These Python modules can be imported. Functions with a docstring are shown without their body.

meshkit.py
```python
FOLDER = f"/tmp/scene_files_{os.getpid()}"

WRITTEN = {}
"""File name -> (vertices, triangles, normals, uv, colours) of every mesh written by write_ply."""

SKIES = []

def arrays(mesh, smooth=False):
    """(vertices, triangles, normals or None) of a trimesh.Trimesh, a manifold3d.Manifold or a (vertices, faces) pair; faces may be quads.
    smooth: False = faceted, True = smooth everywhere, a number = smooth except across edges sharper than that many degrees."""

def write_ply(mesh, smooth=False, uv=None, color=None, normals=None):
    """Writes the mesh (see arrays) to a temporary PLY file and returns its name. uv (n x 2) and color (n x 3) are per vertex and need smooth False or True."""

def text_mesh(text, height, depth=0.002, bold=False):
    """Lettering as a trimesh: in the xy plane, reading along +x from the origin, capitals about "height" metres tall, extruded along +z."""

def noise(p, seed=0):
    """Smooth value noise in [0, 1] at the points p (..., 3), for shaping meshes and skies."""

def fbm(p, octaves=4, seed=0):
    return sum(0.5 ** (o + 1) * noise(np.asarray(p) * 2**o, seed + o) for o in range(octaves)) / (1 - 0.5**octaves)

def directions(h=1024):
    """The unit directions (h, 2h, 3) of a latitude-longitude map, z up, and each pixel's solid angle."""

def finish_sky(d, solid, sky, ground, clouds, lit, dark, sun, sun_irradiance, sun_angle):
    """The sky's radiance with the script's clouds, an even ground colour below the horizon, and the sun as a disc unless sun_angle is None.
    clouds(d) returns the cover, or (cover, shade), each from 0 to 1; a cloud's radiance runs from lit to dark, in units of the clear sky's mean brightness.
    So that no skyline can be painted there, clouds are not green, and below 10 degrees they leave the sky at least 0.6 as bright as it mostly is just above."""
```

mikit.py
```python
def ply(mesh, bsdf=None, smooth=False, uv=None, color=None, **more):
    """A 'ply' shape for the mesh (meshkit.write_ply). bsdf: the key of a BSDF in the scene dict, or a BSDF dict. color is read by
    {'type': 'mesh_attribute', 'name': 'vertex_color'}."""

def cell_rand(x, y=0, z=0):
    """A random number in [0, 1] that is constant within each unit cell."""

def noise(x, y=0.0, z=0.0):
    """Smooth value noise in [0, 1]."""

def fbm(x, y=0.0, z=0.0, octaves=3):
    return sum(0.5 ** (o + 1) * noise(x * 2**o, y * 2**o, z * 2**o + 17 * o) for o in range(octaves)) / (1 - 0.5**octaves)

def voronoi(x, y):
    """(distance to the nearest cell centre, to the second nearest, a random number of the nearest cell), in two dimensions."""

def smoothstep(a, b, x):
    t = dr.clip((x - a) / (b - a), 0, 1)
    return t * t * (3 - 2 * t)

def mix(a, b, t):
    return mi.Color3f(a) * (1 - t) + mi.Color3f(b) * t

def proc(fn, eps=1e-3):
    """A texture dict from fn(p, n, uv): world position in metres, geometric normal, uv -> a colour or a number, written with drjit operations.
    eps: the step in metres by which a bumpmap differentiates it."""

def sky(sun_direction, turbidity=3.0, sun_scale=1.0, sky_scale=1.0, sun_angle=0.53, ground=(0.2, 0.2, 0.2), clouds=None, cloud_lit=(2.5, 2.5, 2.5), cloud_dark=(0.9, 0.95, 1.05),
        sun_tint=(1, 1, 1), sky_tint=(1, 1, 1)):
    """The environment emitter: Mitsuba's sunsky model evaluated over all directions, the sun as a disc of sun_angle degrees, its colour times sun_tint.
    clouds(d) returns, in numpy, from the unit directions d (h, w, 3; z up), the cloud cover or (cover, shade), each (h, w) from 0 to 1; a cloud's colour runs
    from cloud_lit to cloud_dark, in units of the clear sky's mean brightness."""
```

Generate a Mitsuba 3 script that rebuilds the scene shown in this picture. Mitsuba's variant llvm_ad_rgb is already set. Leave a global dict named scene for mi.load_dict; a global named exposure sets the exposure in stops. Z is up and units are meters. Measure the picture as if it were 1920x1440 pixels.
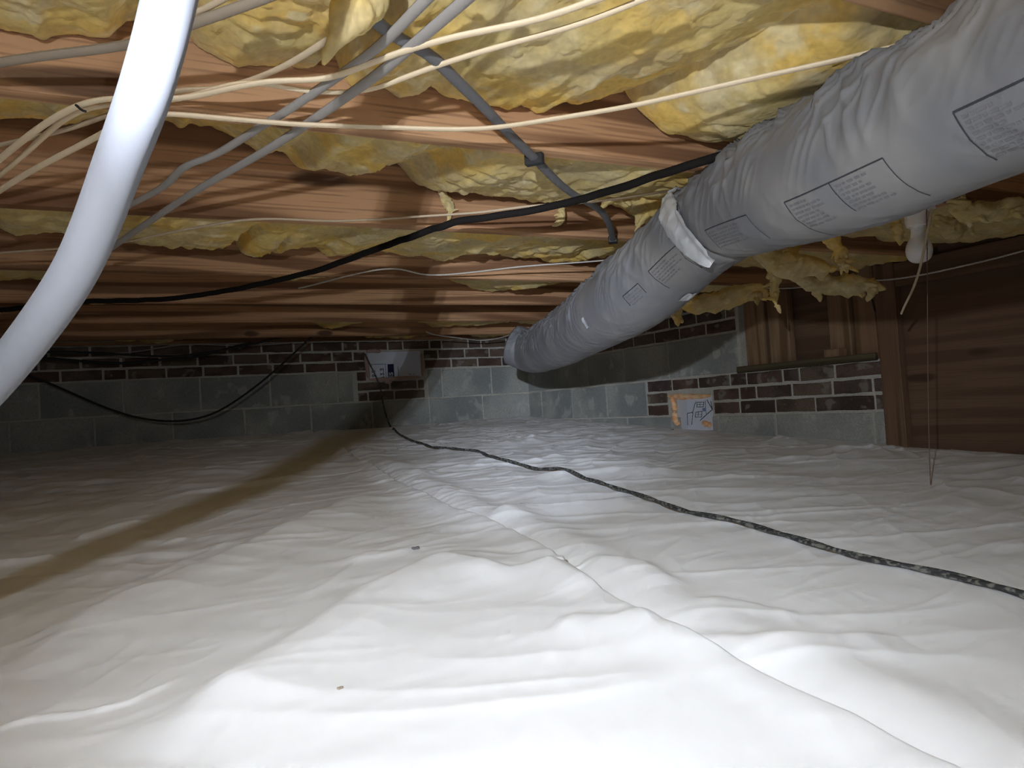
import math
import numpy as np, trimesh
import drjit as dr
import mitsuba as mi
import mikit, meshkit
from mikit import noise, fbm, smoothstep, mix, proc
from scipy.interpolate import CubicSpline

T = mi.ScalarTransform4f
scene, labels = {}, {}

# ------------------------------------------------------------------ camera
W, H, F = 1920, 1440, 1407.0
CAM = np.array([0.0, 0.0, 0.30])
_yaw, _pitch, _roll = np.radians([27.278, 1.6695, -3.6965])
FWD = np.array([np.sin(_yaw) * np.cos(_pitch), np.cos(_yaw) * np.cos(_pitch), np.sin(_pitch)])
_r = np.array([np.cos(_yaw), -np.sin(_yaw), 0.0])
_u = np.cross(_r, FWD)
RIGHT = np.cos(_roll) * _r + np.sin(_roll) * _u
UP = -np.sin(_roll) * _r + np.cos(_roll) * _u
scene['camera'] = {'type': 'perspective', 'fov_axis': 'x', 'fov': float(np.degrees(2 * np.arctan(960 / F))), 'near_clip': 0.02, 'far_clip': 100.0,
                   'to_world': T().look_at(origin=CAM.tolist(), target=(CAM + FWD).tolist(), up=UP.tolist())}

# ------------------------------------------------------------------ light: a head lamp up and to the left of the camera, and the phone's small flash
LAMP = np.array([-0.205, -0.07, 0.501])
AIM = np.array([1.95, 3.50, 0.29])
LAMP_DIR = (AIM - LAMP) / np.linalg.norm(AIM - LAMP)
FLASH = CAM + RIGHT * 0.016 + UP * 0.004
_side = np.cross(LAMP_DIR, [0, 0, 1.0])
_side /= np.linalg.norm(_side)
for _k, (_a, _b) in enumerate([(0.006, 0.002), (-0.006, -0.002), (0.002, -0.006), (-0.002, 0.006)]):        # the lamp's four diodes
    _p = LAMP + LAMP_DIR * 0.004 + _side * _a + np.cross(_side, LAMP_DIR) * _b
    scene[f'head_lamp_beam_{_k}'] = {'type': 'spot', 'intensity': {'type': 'rgb', 'value': [1.60, 1.80, 2.15]}, 'cutoff_angle': 13.0, 'beam_width': 2.0,
                                     'to_world': T().look_at(origin=_p.tolist(), target=AIM.tolist(), up=[0, 0, 1])}
    scene[f'head_lamp_halo_{_k}'] = {'type': 'spot', 'intensity': {'type': 'rgb', 'value': [0.48, 0.525, 0.58]}, 'cutoff_angle': 35.0, 'beam_width': 4.0,
                                     'to_world': T().look_at(origin=_p.tolist(), target=[1.9, 2.6, -0.16], up=[0, 0, 1])}
scene['phone_flash'] = {'type': 'spot', 'intensity': {'type': 'rgb', 'value': [0.105, 0.110, 0.119]}, 'cutoff_angle': 75.0, 'beam_width': 30.0,
                        'to_world': T().look_at(origin=FLASH.tolist(), target=(FLASH + FWD).tolist(), up=UP.tolist())}
FLOOD = [1230.0, 1310.0, 1430.0]
exposure = 1.75


# ------------------------------------------------------------------ helpers
def ray(x, y):
    return FWD + RIGHT * (x - 960) / F - UP * (y - 720) / F


def at(x, y, X=None, Y=None, Z=None, D=None):
    """The point of the place that a pixel of the photograph shows, given the plane that it lies in."""
    d = ray(x, y)
    t = D if D is not None else X / d[0] if X is not None else Y / d[1] if Y is not None else (Z - CAM[2]) / d[2]
    return CAM + d * t


def pix(P):
    v = np.atleast_2d(P) - CAM
    z = v @ FWD
    return np.c_[960 + F * (v @ RIGHT) / z, 720 - F * (v @ UP) / z, z]


_count = {}


def add(name, mesh, mat, parent=None, label=None, cat=None, group=None, kind=None, smooth=False, **more):
    base = f'{parent}__{name}' if parent else name
    n = _count.get(base, 0)
    _count[base] = n + 1
    key = base if n == 0 else f'{base}_{n:03d}'
    if mesh is not None:
        scene[key] = mikit.ply(mesh, 'mat_' + mat, smooth=smooth, **more)
    lab = {k: v for k, v in (('label', label), ('category', cat), ('group', group), ('kind', kind)) if v}
    if lab:
        labels[key] = lab
    return key


def tm(v, f):
    return trimesh.Trimesh(np.asarray(v, float), np.asarray(f, int), process=False)


def grid_faces(n, m, wrap=False):
    i, j = np.meshgrid(np.arange(n - 1), np.arange(m if wrap else m - 1), indexing='ij')
    a, b = i * m + j, i * m + (j + 1) % m
    c, d = a + m, b + m
    return np.concatenate([np.stack([a, b, d], -1).reshape(-1, 3), np.stack([a, d, c], -1).reshape(-1, 3)])


def spline(pts, n):
    p = np.asarray(pts, float)
    t = np.r_[0, np.cumsum(np.maximum(np.linalg.norm(np.diff(p, axis=0), axis=1), 1e-6) ** 0.5)]
    return CubicSpline(t, p)(np.linspace(0, t[-1], n))


def frames(P, up=(0, 0, 1)):
    t = np.gradient(P, axis=0)
    t /= np.linalg.norm(t, axis=1, keepdims=True)
    a = np.cross(t, np.asarray(up, float))
    a /= np.linalg.norm(a, axis=1, keepdims=True) + 1e-12
    return t, a, np.cross(a, t)


def tube(P, ra, rb=None, seg=12, twist=0.0):
    """Swept tube: ra = half width (sideways), rb = half height."""
    P = np.asarray(P, float)
    ra = np.broadcast_to(ra, len(P))
    rb = ra if rb is None else np.broadcast_to(rb, len(P))
    t, a, b = frames(P)
    th = np.arange(seg) / seg * 2 * np.pi
    tw = np.broadcast_to(twist, len(P))[:, None]
    a2 = a[:, None] * np.cos(tw)[..., None] + b[:, None] * np.sin(tw)[..., None]
    b2 = -a[:, None] * np.sin(tw)[..., None] + b[:, None] * np.cos(tw)[..., None]
    c, s = np.cos(th), np.sin(th)
    v = P[:, None] + a2 * (ra[:, None] * c)[..., None] + b2 * (rb[:, None] * s)[..., None]
    n = len(P)
    v = np.vstack([v.reshape(-1, 3), P[:1], P[-1:]])
    f = grid_faces(n, seg, True)
    i = np.arange(seg)
    f = np.vstack([f, np.stack([i, (i + 1) % seg, np.full(seg, n * seg)], 1)[:, ::-1], np.stack([i + (n - 1) * seg, (i + 1) % seg + (n - 1) * seg, np.full(seg, n * seg + 1)], 1)])
    return tm(v, f)


def box(lo, hi, c=0.0):
    """Axis-aligned box with chamfered edges (hull of the eight corner triangles)."""
    lo, hi = np.minimum(lo, hi), np.maximum(lo, hi)
    if c <= 0:
        return trimesh.creation.box(bounds=[lo, hi])
    c = min(c, 0.45 * float((hi - lo).min()))
    pts = []
    for sx in (0, 1):
        for sy in (0, 1):
            for sz in (0, 1):
                p = np.where([sx, sy, sz], hi, lo).astype(float)
                for k in range(3):
                    q = p + np.where([sx, sy, sz], -c, c)
                    q[k] = p[k]
                    pts.append(q)
    return trimesh.convex.convex_hull(np.array(pts))


def join(ms):
    return trimesh.util.concatenate(ms)


def lathe(prof, at_, seg=32):
    prof = np.asarray(prof, float)
    th = np.arange(seg) / seg * 2 * np.pi
    v = np.stack([prof[:, :1] * np.cos(th), prof[:, :1] * np.sin(th), np.repeat(prof[:, 1:2], seg, 1)], -1).reshape(-1, 3) + np.asarray(at_)
    return tm(v, grid_faces(len(prof), seg, True))


def clump(path, radii, seed, amp=0.35, seg=22, n=26, flat=1.0):
    """A torn lump of glass wool: a lumpy, tapering body along a path."""
    path = np.asarray(path, float)
    P = spline(path, n) if len(path) > 2 else path[0] + (path[1] - path[0]) * np.linspace(0, 1, n)[:, None]
    r = np.interp(np.linspace(0, 1, n), np.linspace(0, 1, len(radii)), radii)
    e = np.linspace(0, 1, n)
    r = r * np.clip(np.minimum(e, 1 - e) * 9 + 0.12, 0, 1) ** 0.5
    m = tube(P, r, r * flat, seg)
    v = np.array(m.vertices)
    rr = np.r_[np.repeat(r, seg), r[:1], r[-1:]]
    c = np.r_[np.repeat(P, seg, 0), P[:1], P[-1:]]
    d = (v - c) / (rr[:, None] + 1e-9)
    s = float(np.mean(radii))
    k = meshkit.fbm(v / (s * 1.1) + seed * 7.3, 4, seed) - 0.5
    k2 = np.abs(meshkit.fbm(v / (s * 0.45) + seed * 3.1, 3, seed + 9) - 0.5)
    v = v + d * (rr * (amp * 2.2 * k - amp * 1.2 * k2 + 0.1))[:, None]
    return tm(v, m.faces)


# ------------------------------------------------------------------ materials
def principled(base, rough=0.6, spec=0.3, bump=None, bscale=1.0, **more):
    b = {'type': 'principled', 'base_color': base if isinstance(base, dict) else {'type': 'rgb', 'value': list(base)}, 'roughness': rough, 'specular': spec, **more}
    if bump is not None:
        b = {'type': 'bumpmap', 'arbitrary': bump, 'scale': bscale, 'bsdf': b}
    return {'type': 'twosided', 'bsdf': b}


def wood(axis, light, dark, red, seedy):
    def fn(p, n, uv):
        a, b, c = (p.x, p.y, p.z) if axis == 'x' else (p.z, p.x, p.y) if axis == 'z' else (p.y, p.x, p.z)
        w = noise(a * 1.3, b * 9 + seedy, c * 9) * 2.0
        ring = noise(a * 0.9 + 5, (b + seedy) * 26 + w, c * 34 + w)
        fine = noise(a * 7, b * 210, c * 230)
        patch = fbm(a * 2.3 + 9, b * 5 + seedy, c * 6, 2)
        col = mix(light, red, smoothstep(0.3, 0.75, patch))
        col = mix(col, dark, smoothstep(0.45, 0.66, ring) * 0.85)
        col = mix(col, dark, smoothstep(0.5, 0.85, fine) * 0.45)
        k = noise(a * 5.0, b * 7 + 3 * seedy, c * 13)
        return mix(col, (0.06, 0.03, 0.018), smoothstep(0.86, 0.93, k) * 0.8)
    return proc(fn)


def wool(p, n, uv):
    big = fbm(p.x * 5.5, p.y * 5.5, p.z * 5.5, 2)
    med = fbm(p.x * 13 + 4, p.y * 13, p.z * 13, 3)
    fib = fbm(p.x * 150, p.y * 110, p.z * 130, 2)
    col = mix((0.60, 0.47, 0.205), (0.68, 0.455, 0.125), smoothstep(0.38, 0.66, big))
    col = mix(col, (0.49, 0.40, 0.24), smoothstep(0.40, 0.72, med) * 0.65)
    col = mix(col, (0.74, 0.64, 0.40), smoothstep(0.56, 0.8, fbm(p.x * 24 + 9, p.y * 24, p.z * 24, 3)) * 0.6)
    return col * (0.85 + 0.3 * fib)


def wool_bump(p, n, uv):
    return fbm(p.x * 170, p.y * 130, p.z * 150, 2)


def block_col(seedy):
    def fn(p, n, uv):
        a = p.x + p.y
        big = fbm(a * 4 + seedy, p.z * 4, 0, 3)
        pit = noise(a * 190, p.z * 190, seedy)
        col = mix((0.26, 0.27, 0.255), (0.385, 0.385, 0.35), smoothstep(0.3, 0.7, big))
        smear = smoothstep(0.66, 0.76, fbm(a * 13 + 3 * seedy, p.z * 10, 1.0, 3))
        col = mix(col, (0.47, 0.46, 0.42), smear * 0.6)
        return col * (0.86 + 0.25 * pit)
    return proc(fn)


def brick_col(base, seedy):
    def fn(p, n, uv):
        a = p.x + p.y
        big = fbm(a * 9 + seedy, p.z * 14, 0, 3)
        pit = noise(a * 240, p.z * 240, seedy)
        smear = smoothstep(0.64, 0.75, fbm(a * 17 + seedy * 5, p.z * 22, 2.0, 3))
        col = mix(base, tuple(0.62 * x for x in base), smoothstep(0.35, 0.7, big))
        return mix(col, (0.27, 0.245, 0.21), smear * 0.55) * (0.85 + 0.3 * pit)
    return proc(fn)


def mortar_fn(p, n, uv):
    a = p.x + p.y
    return mix((0.42, 0.40, 0.35), (0.53, 0.505, 0.44), fbm(a * 12, p.z * 12, 0, 3)) * (0.85 + 0.3 * noise(a * 260, p.z * 260))


def sheet_fn(p, n, uv):
    dust = smoothstep(0.5, 0.8, fbm(p.x * 2.3, p.y * 2.3, 3.0, 4))
    return mix((0.83, 0.83, 0.835), (0.75, 0.745, 0.735), dust * 0.5)


def jacket_fn(p, n, uv):
    dust = smoothstep(0.4, 0.75, fbm(p.x * 9, p.y * 9, p.z * 9, 3))
    return mix((0.145, 0.144, 0.149), (0.190, 0.182, 0.175), dust)


def cable_fn(p, n, uv):
    m = smoothstep(0.42, 0.7, fbm(p.x * 170, p.y * 170, p.z * 170, 2))
    return mix((0.030, 0.031, 0.032), (0.15, 0.147, 0.13), m)


def foam_fn(p, n, uv):
    m = fbm(p.x * 40, p.y * 40, p.z * 40, 3)
    return mix((0.75, 0.36, 0.17), (0.82, 0.56, 0.32), smoothstep(0.35, 0.65, m))


MATS = {
    'joist_wood': principled(wood('x', (0.52, 0.30, 0.160), (0.15, 0.070, 0.034), (0.39, 0.205, 0.104), 0.0), 0.75, 0.2),
    'stud_wood': principled(wood('z', (0.30, 0.19, 0.11), (0.14, 0.08, 0.042), (0.24, 0.135, 0.078), 4.0), 0.75, 0.2),
    'panel_wood': principled(wood('y', (0.175, 0.105, 0.066), (0.115, 0.066, 0.040), (0.15, 0.084, 0.052), 8.0), 0.75, 0.2),
    'old_wood': principled(wood('y', (0.115, 0.095, 0.055), (0.05, 0.04, 0.025), (0.09, 0.075, 0.045), 2.0), 0.85, 0.1),
    'wool': principled(proc(wool), 0.95, 0.05, proc(wool_bump, 1.5e-3), 0.0016),
    'block_a': principled(block_col(0.0), 0.9, 0.1),
    'block_b': principled(block_col(31.0), 0.9, 0.1),
    'brick_a': principled(brick_col((0.132, 0.086, 0.069), 0.0), 0.9, 0.1),
    'brick_b': principled(brick_col((0.108, 0.078, 0.068), 13.0), 0.9, 0.1),
    'brick_c': principled(brick_col((0.148, 0.108, 0.083), 27.0), 0.9, 0.1),
    'mortar': principled(proc(mortar_fn), 0.95, 0.05),
    'dirt': principled((0.12, 0.09, 0.06), 1.0, 0.0),
    'sheet': principled(proc(sheet_fn), 0.42, 0.45),
    'white_pipe': principled((0.16, 0.16, 0.17), 0.5, 0.2),
    'jacket': principled(proc(jacket_fn), 0.45, 0.16),
    'foil': principled((0.62, 0.63, 0.645), 0.33, 0.6, metallic=0.55),
    'ink': principled((0.035, 0.035, 0.04), 0.6, 0.2),
    'faded_ink': principled((0.13, 0.125, 0.13), 0.6, 0.2),
    'cream_cable': principled((0.72, 0.575, 0.385), 0.5, 0.4),
    'tan_cable': principled((0.50, 0.39, 0.26), 0.55, 0.35),
    'grey_cable': principled((0.31, 0.285, 0.26), 0.5, 0.4),
    'dark_grey_cable': principled((0.14, 0.135, 0.14), 0.55, 0.35),
    'brown_cable': principled((0.28, 0.225, 0.165), 0.6, 0.3),
    'black_foam': principled((0.014, 0.012, 0.011), 0.9, 0.04),
    'black_wire': principled((0.018, 0.018, 0.018), 0.5, 0.4),
    'white_wire': principled((0.55, 0.52, 0.47), 0.5, 0.4),
    'floor_cable': principled(proc(cable_fn), 0.6, 0.35),
    'post_wood': principled(wood('z', (0.20, 0.12, 0.075), (0.10, 0.058, 0.034), (0.16, 0.09, 0.055), 6.0), 0.8, 0.15),
    'dark_string': principled((0.14, 0.09, 0.07), 0.8, 0.1),
    'cord': principled((0.46, 0.37, 0.25), 0.8, 0.1),
    'porcelain': principled((0.80, 0.75, 0.71), 0.12, 0.6),
    'bulb_glass': principled((0.82, 0.81, 0.80), 0.14, 0.5),
    'foam_board': principled((0.60, 0.62, 0.68), 0.7, 0.2),
    'pink_foam': principled((0.42, 0.29, 0.25), 0.9, 0.1),
    'spray_foam': principled(proc(foam_fn), 0.9, 0.1),
    'navy': principled((0.012, 0.018, 0.06), 0.6, 0.2),
    'blue_print': principled((0.20, 0.24, 0.36), 0.6, 0.2),
    'white_print': principled((0.62, 0.64, 0.68), 0.6, 0.2),
    'lamp_body': principled((0.03, 0.03, 0.03), 0.5, 0.4),
}
scene.update({'mat_' + k: v for k, v in MATS.items()})

# head lamp (outside the frame): housing and the lens that gives the wide part of its light
lamp_key = add('head_lamp', None, None, label='small black head lamp worn above and left of the camera', cat='lamp')
_to = T().look_at(origin=LAMP.tolist(), target=AIM.tolist(), up=[0, 0, 1])
_m = np.array(_to.matrix, float)
house = lathe([[0.0, -0.035], [0.016, -0.034], [0.019, -0.028], [0.019, -0.002], [0.0145, -0.0008], [0.0135, -0.003], [0.0, -0.003]], (0, 0, 0), 24)
house.apply_transform(_m)
add('housing', house, 'lamp_body', lamp_key)
scene[lamp_key + '__lens'] = {'type': 'disk', 'to_world': _to @ T().scale([0.012, 0.012, 1]), 'emitter': {'type': 'area', 'radiance': {'type': 'rgb', 'value': FLOOD}}}

# ------------------------------------------------------------------ measures (metres): y runs away along the joists' spacing, x along the joists
WALL_Y, WALL_X, JZ, TOP = 4.895, 2.66, 0.75, 0.985
JOISTS = [-0.02, 0.545, 1.135, 1.707, 2.35, 2.934, 3.5, 4.143]
X0 = -1.7


def base_floor(X, Y):
    s = np.log1p(np.exp((np.asarray(Y, float) - 1.1) * 5)) / 5
    return 0.055 * s


def at_floor(x, y):
    d = ray(x, y)
    t = np.linspace(0.2, 8, 6000)
    P = CAM + d * t[:, None]
    return P[np.argmax(P[:, 2] < base_floor(P[:, 0], P[:, 1]) + 0.005)]


SEAM = np.array([at_floor(*q)[:2] for q in [(690, 880), (770, 930), (850, 970), (900, 985), (960, 1010), (1030, 1050), (1100, 1100), (1180, 1153), (1250, 1190), (1320, 1228), (1400, 1270), (1500, 1318), (1600, 1362), (1740, 1440)]])
_o = np.argsort(SEAM[:, 1])
SEAM = SEAM[_o]
_s0, _s1 = SEAM[0], SEAM[-1]
SEAM = np.vstack([[_s0[0] - 0.02, _s0[1] - 1.4], SEAM, [_s1[0] + 0.25, 5.0]])


def seam_x(Y):
    return np.interp(Y, SEAM[:, 1], SEAM[:, 0])


def near_polyline(P, X, Y):
    """Signed distance (left of travel positive) and position 0..1 along a polyline in the floor plane."""
    best, side, along = np.full(X.shape, 9.0), np.zeros(X.shape), np.zeros(X.shape)
    L = np.r_[0, np.cumsum(np.linalg.norm(np.diff(P, axis=0), axis=1))]
    for i in range(len(P) - 1):
        a, b = P[i], P[i + 1]
        d = b - a
        t = np.clip(((X - a[0]) * d[0] + (Y - a[1]) * d[1]) / (d @ d), 0, 1)
        ex, ey = X - a[0] - t * d[0], Y - a[1] - t * d[1]
        q = np.hypot(ex, ey)
        s = np.sign(d[0] * ey - d[1] * ex)
        m = q < best
        best = np.where(m, q, best)
        side = np.where(m, s, side)
        along = np.where(m, (L[i] + t * (L[i + 1] - L[i])) / L[-1], along)
    return best * side, along


# folds of the plastic: (pixels of the crest, height, width on the near side, width on the far side)
FOLDS = [
    ([(280, 1440), (450, 1320), (600, 1220), (700, 1145), (820, 1090), (900, 1050)], 0.029, 0.10, 0.042),
    ([(-60, 1310), (0, 1295), (150, 1210), (300, 1130), (425, 1080), (530, 1030), (650, 970), (750, 940)], 0.024, 0.09, 0.040),
    ([(-60, 1400), (65, 1366), (165, 1352), (250, 1330), (345, 1280)], 0.004, 0.0045, 0.0045),
    ([(135, 1032), (200, 1008), (280, 990)], 0.010, 0.012, 0.010),
    ([(-20, 1076), (60, 1070), (115, 1068)], 0.008, 0.012, 0.010),
    ([(300, 945), (430, 925), (580, 900)], 0.012, 0.02, 0.02),
    ([(640, 1072), (700, 1060), (790, 1050)], 0.006, 0.03, 0.015),
    ([(1250, 1192), (1330, 1212), (1410, 1222), (1520, 1215), (1690, 1198)], 0.010, 0.06, 0.025),
    ([(1330, 1128), (1420, 1144), (1500, 1155)], 0.005, 0.04, 0.014),
    ([(860, 1087), (960, 1097), (1030, 1080), (1090, 1108), (1135, 1122)], 0.011, 0.05, 0.02),
    ([(1040, 1180), (1160, 1190), (1240, 1180)], 0.009, 0.06, 0.03),
    ([(1100, 1060), (1200, 1075), (1270, 1110)], 0.007, 0.05, 0.02),
    ([(1430, 836), (1500, 828), (1580, 821), (1660, 822)], 0.022, 0.10, 0.05),
    ([(900, 985), (1000, 960), (1150, 950), (1250, 952)], 0.012, 0.08, 0.03),
    ([(1000, 905), (1120, 893), (1300, 900)], 0.014, 0.08, 0.03),
    ([(870, 850), (1000, 835), (1130, 838)], 0.012, 0.07, 0.03),
    ([(986, 800), (1016, 791)], 0.012, 0.02, 0.01),
    ([(960, 826), (1000, 828), (1030, 823)], 0.012, 0.02, 0.012),
]
FOLDS = [(np.array([at_floor(*q)[:2] for q in ps]), h * 1.0, a, b) for ps, h, a, b in FOLDS]


def crease(X, Y, sx, sy, ang, seed, p=3.0):
    c, s = math.cos(ang), math.sin(ang)
    u, v = X * c + Y * s, -X * s + Y * c
    wu = meshkit.noise(np.stack([u / sx * 1.3, v / sy * 0.7, np.full_like(u, 3.3 + seed)], -1), seed + 5) * 1.4
    q = meshkit.noise(np.stack([u / sx, v / sy + wu, np.full_like(u, 0.5 + seed)], -1), seed)
    return (1 - np.abs(2 * q - 1)) ** p


def floor_z(X, Y):
    X, Y = np.asarray(X, float), np.asarray(Y, float)
    P = lambda k, o=0.0: np.stack([X * k + o, Y * k, np.full_like(X, o)], -1)  # noqa: E731
    z = base_floor(X, Y)
    z = z + 0.022 * (meshkit.fbm(P(1.5, 3.1), 3, 4) - 0.5)
    m = np.clip(0.75 * np.hypot(X, Y) - 0.1, 0.2, 2.2)          # slacker, more creased away from the seam's near end
    z = z + 0.0070 * crease(X, Y, 0.60, 0.19, 0.95, 1, 2.0) * (0.35 + meshkit.noise(P(1.1, 8.0), 21)) * m
    z = z + 0.0050 * crease(X, Y, 0.28, 0.085, 0.80, 2, 2.2) * (0.3 + 1.1 * meshkit.noise(P(2.1, 2.0), 22)) * m
    z = z + 0.0060 * crease(X, Y, 0.34, 0.075, -0.45, 3, 3.0) * (0.2 + meshkit.noise(P(1.7, 5.0), 23)) * m
    z = z + 0.0032 * crease(X, Y, 0.17, 0.040, 0.15, 6, 2.0) * (0.3 + meshkit.noise(P(3.0, 1.0), 24)) * m
    z = z + 0.0016 * crease(X, Y, 0.09, 0.026, 1.0, 8, 2.0) * (0.3 + meshkit.noise(P(4.0, 6.0), 25))
    z = z + 0.0016 * (meshkit.fbm(P(14, 2.0), 3, 9) - 0.5)
    for ps, h, wn, wf in FOLDS:
        d, t = near_polyline(ps, X, Y)
        prof = np.where(d < 0, np.exp(-(d / wn) ** 2), np.exp(-(d / wf) ** 2))
        z = z + h * prof * np.clip(np.minimum(t, 1 - t) * 6 + 0.02, 0, 1)
    # keep the measured height along the walls
    k = np.clip(1 - np.minimum(WALL_Y - Y, WALL_X - X) / 0.25, 0, 1)
    return z * (1 - k * 0.8) + (base_floor(X, Y) + 0.004) * k * 0.8


def seam_part(X, Y, left):
    d = X - seam_x(Y)
    if left:
        lip = 0.008 * np.exp(-(np.minimum(d + 0.012, 0) / 0.045) ** 2)
        return 0.005 + lip - 0.004 * np.clip((d + 0.006) / 0.006, 0, 1)
    return -0.004 + 0.011 * np.exp(-((d - 0.085) / 0.05) ** 2) - 0.004 * np.exp(-((d - 0.015) / 0.02) ** 2)


# ------------------------------------------------------------------ setting: floor, sheets, walls, ceiling
add('floor', box((X0, -1.2, -0.25), (WALL_X + 0.3, WALL_Y + 0.3, -0.05)), 'dirt', label='bare dirt ground of the crawl space under the white plastic sheets', kind='structure')

rows = np.concatenate([np.linspace(-1.1, 0.25, 40)[:-1], np.linspace(0.25, 1.2, 230)[:-1], np.linspace(1.2, 2.6, 220)[:-1], np.linspace(2.6, WALL_Y - 0.012, 180)])
for left in (True, False):
    if left:
        u = np.concatenate([np.linspace(0, 0.42, 50)[:-1], np.linspace(0.42, 0.985, 300)[:-1], np.linspace(0.985, 1.0, 14)])
    else:
        u = np.linspace(0, 1, 400) ** 1.25
    sx = seam_x(rows)[:, None]
    XX = (X0 + (sx - X0) * u[None]) if left else ((sx - 0.14) + (WALL_X - 0.012 - sx + 0.14) * u[None])
    YY = np.repeat(rows[:, None], len(u), 1)
    ZZ = floor_z(XX, YY) + seam_part(XX, YY, left)
    if left:                 # the free edge is folded down onto the other sheet
        ZZ[:, -1] = floor_z(XX[:, -1] + 0.004, YY[:, -1]) + seam_part(XX[:, -1] + 0.004, YY[:, -1], False) + 0.0005
        XX[:, -1] += 0.004
    sheet = tm(np.stack([XX, YY, ZZ], -1).reshape(-1, 3), grid_faces(len(rows), len(u))[:, ::-1])
    add('vapor_barrier_sheet', sheet, 'sheet', smooth=True, cat='plastic sheet',
        label='white plastic ground sheet at left, its free edge lapping over the other sheet' if left else
        'white plastic ground sheet at right, under the twisted black floor cable')

wall_back = add('wall_back', box((X0, WALL_Y, -0.2), (WALL_X + 0.25, WALL_Y + 0.2, 0.80)), 'mortar', label='block and brick foundation wall at the back left with pale mortar joints', kind='structure')
wall_right = add('wall_right', join([box((WALL_X, 2.72, -0.2), (WALL_X + 0.25, WALL_Y, 0.80)), box((WALL_X, 1.957, -0.2), (WALL_X + 0.10, 2.72, 0.393))]), 'mortar',
                 label='block and brick foundation wall on the right with a framed opening', kind='structure')
_rng = np.random.default_rng(5)
_pieces = {}


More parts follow.
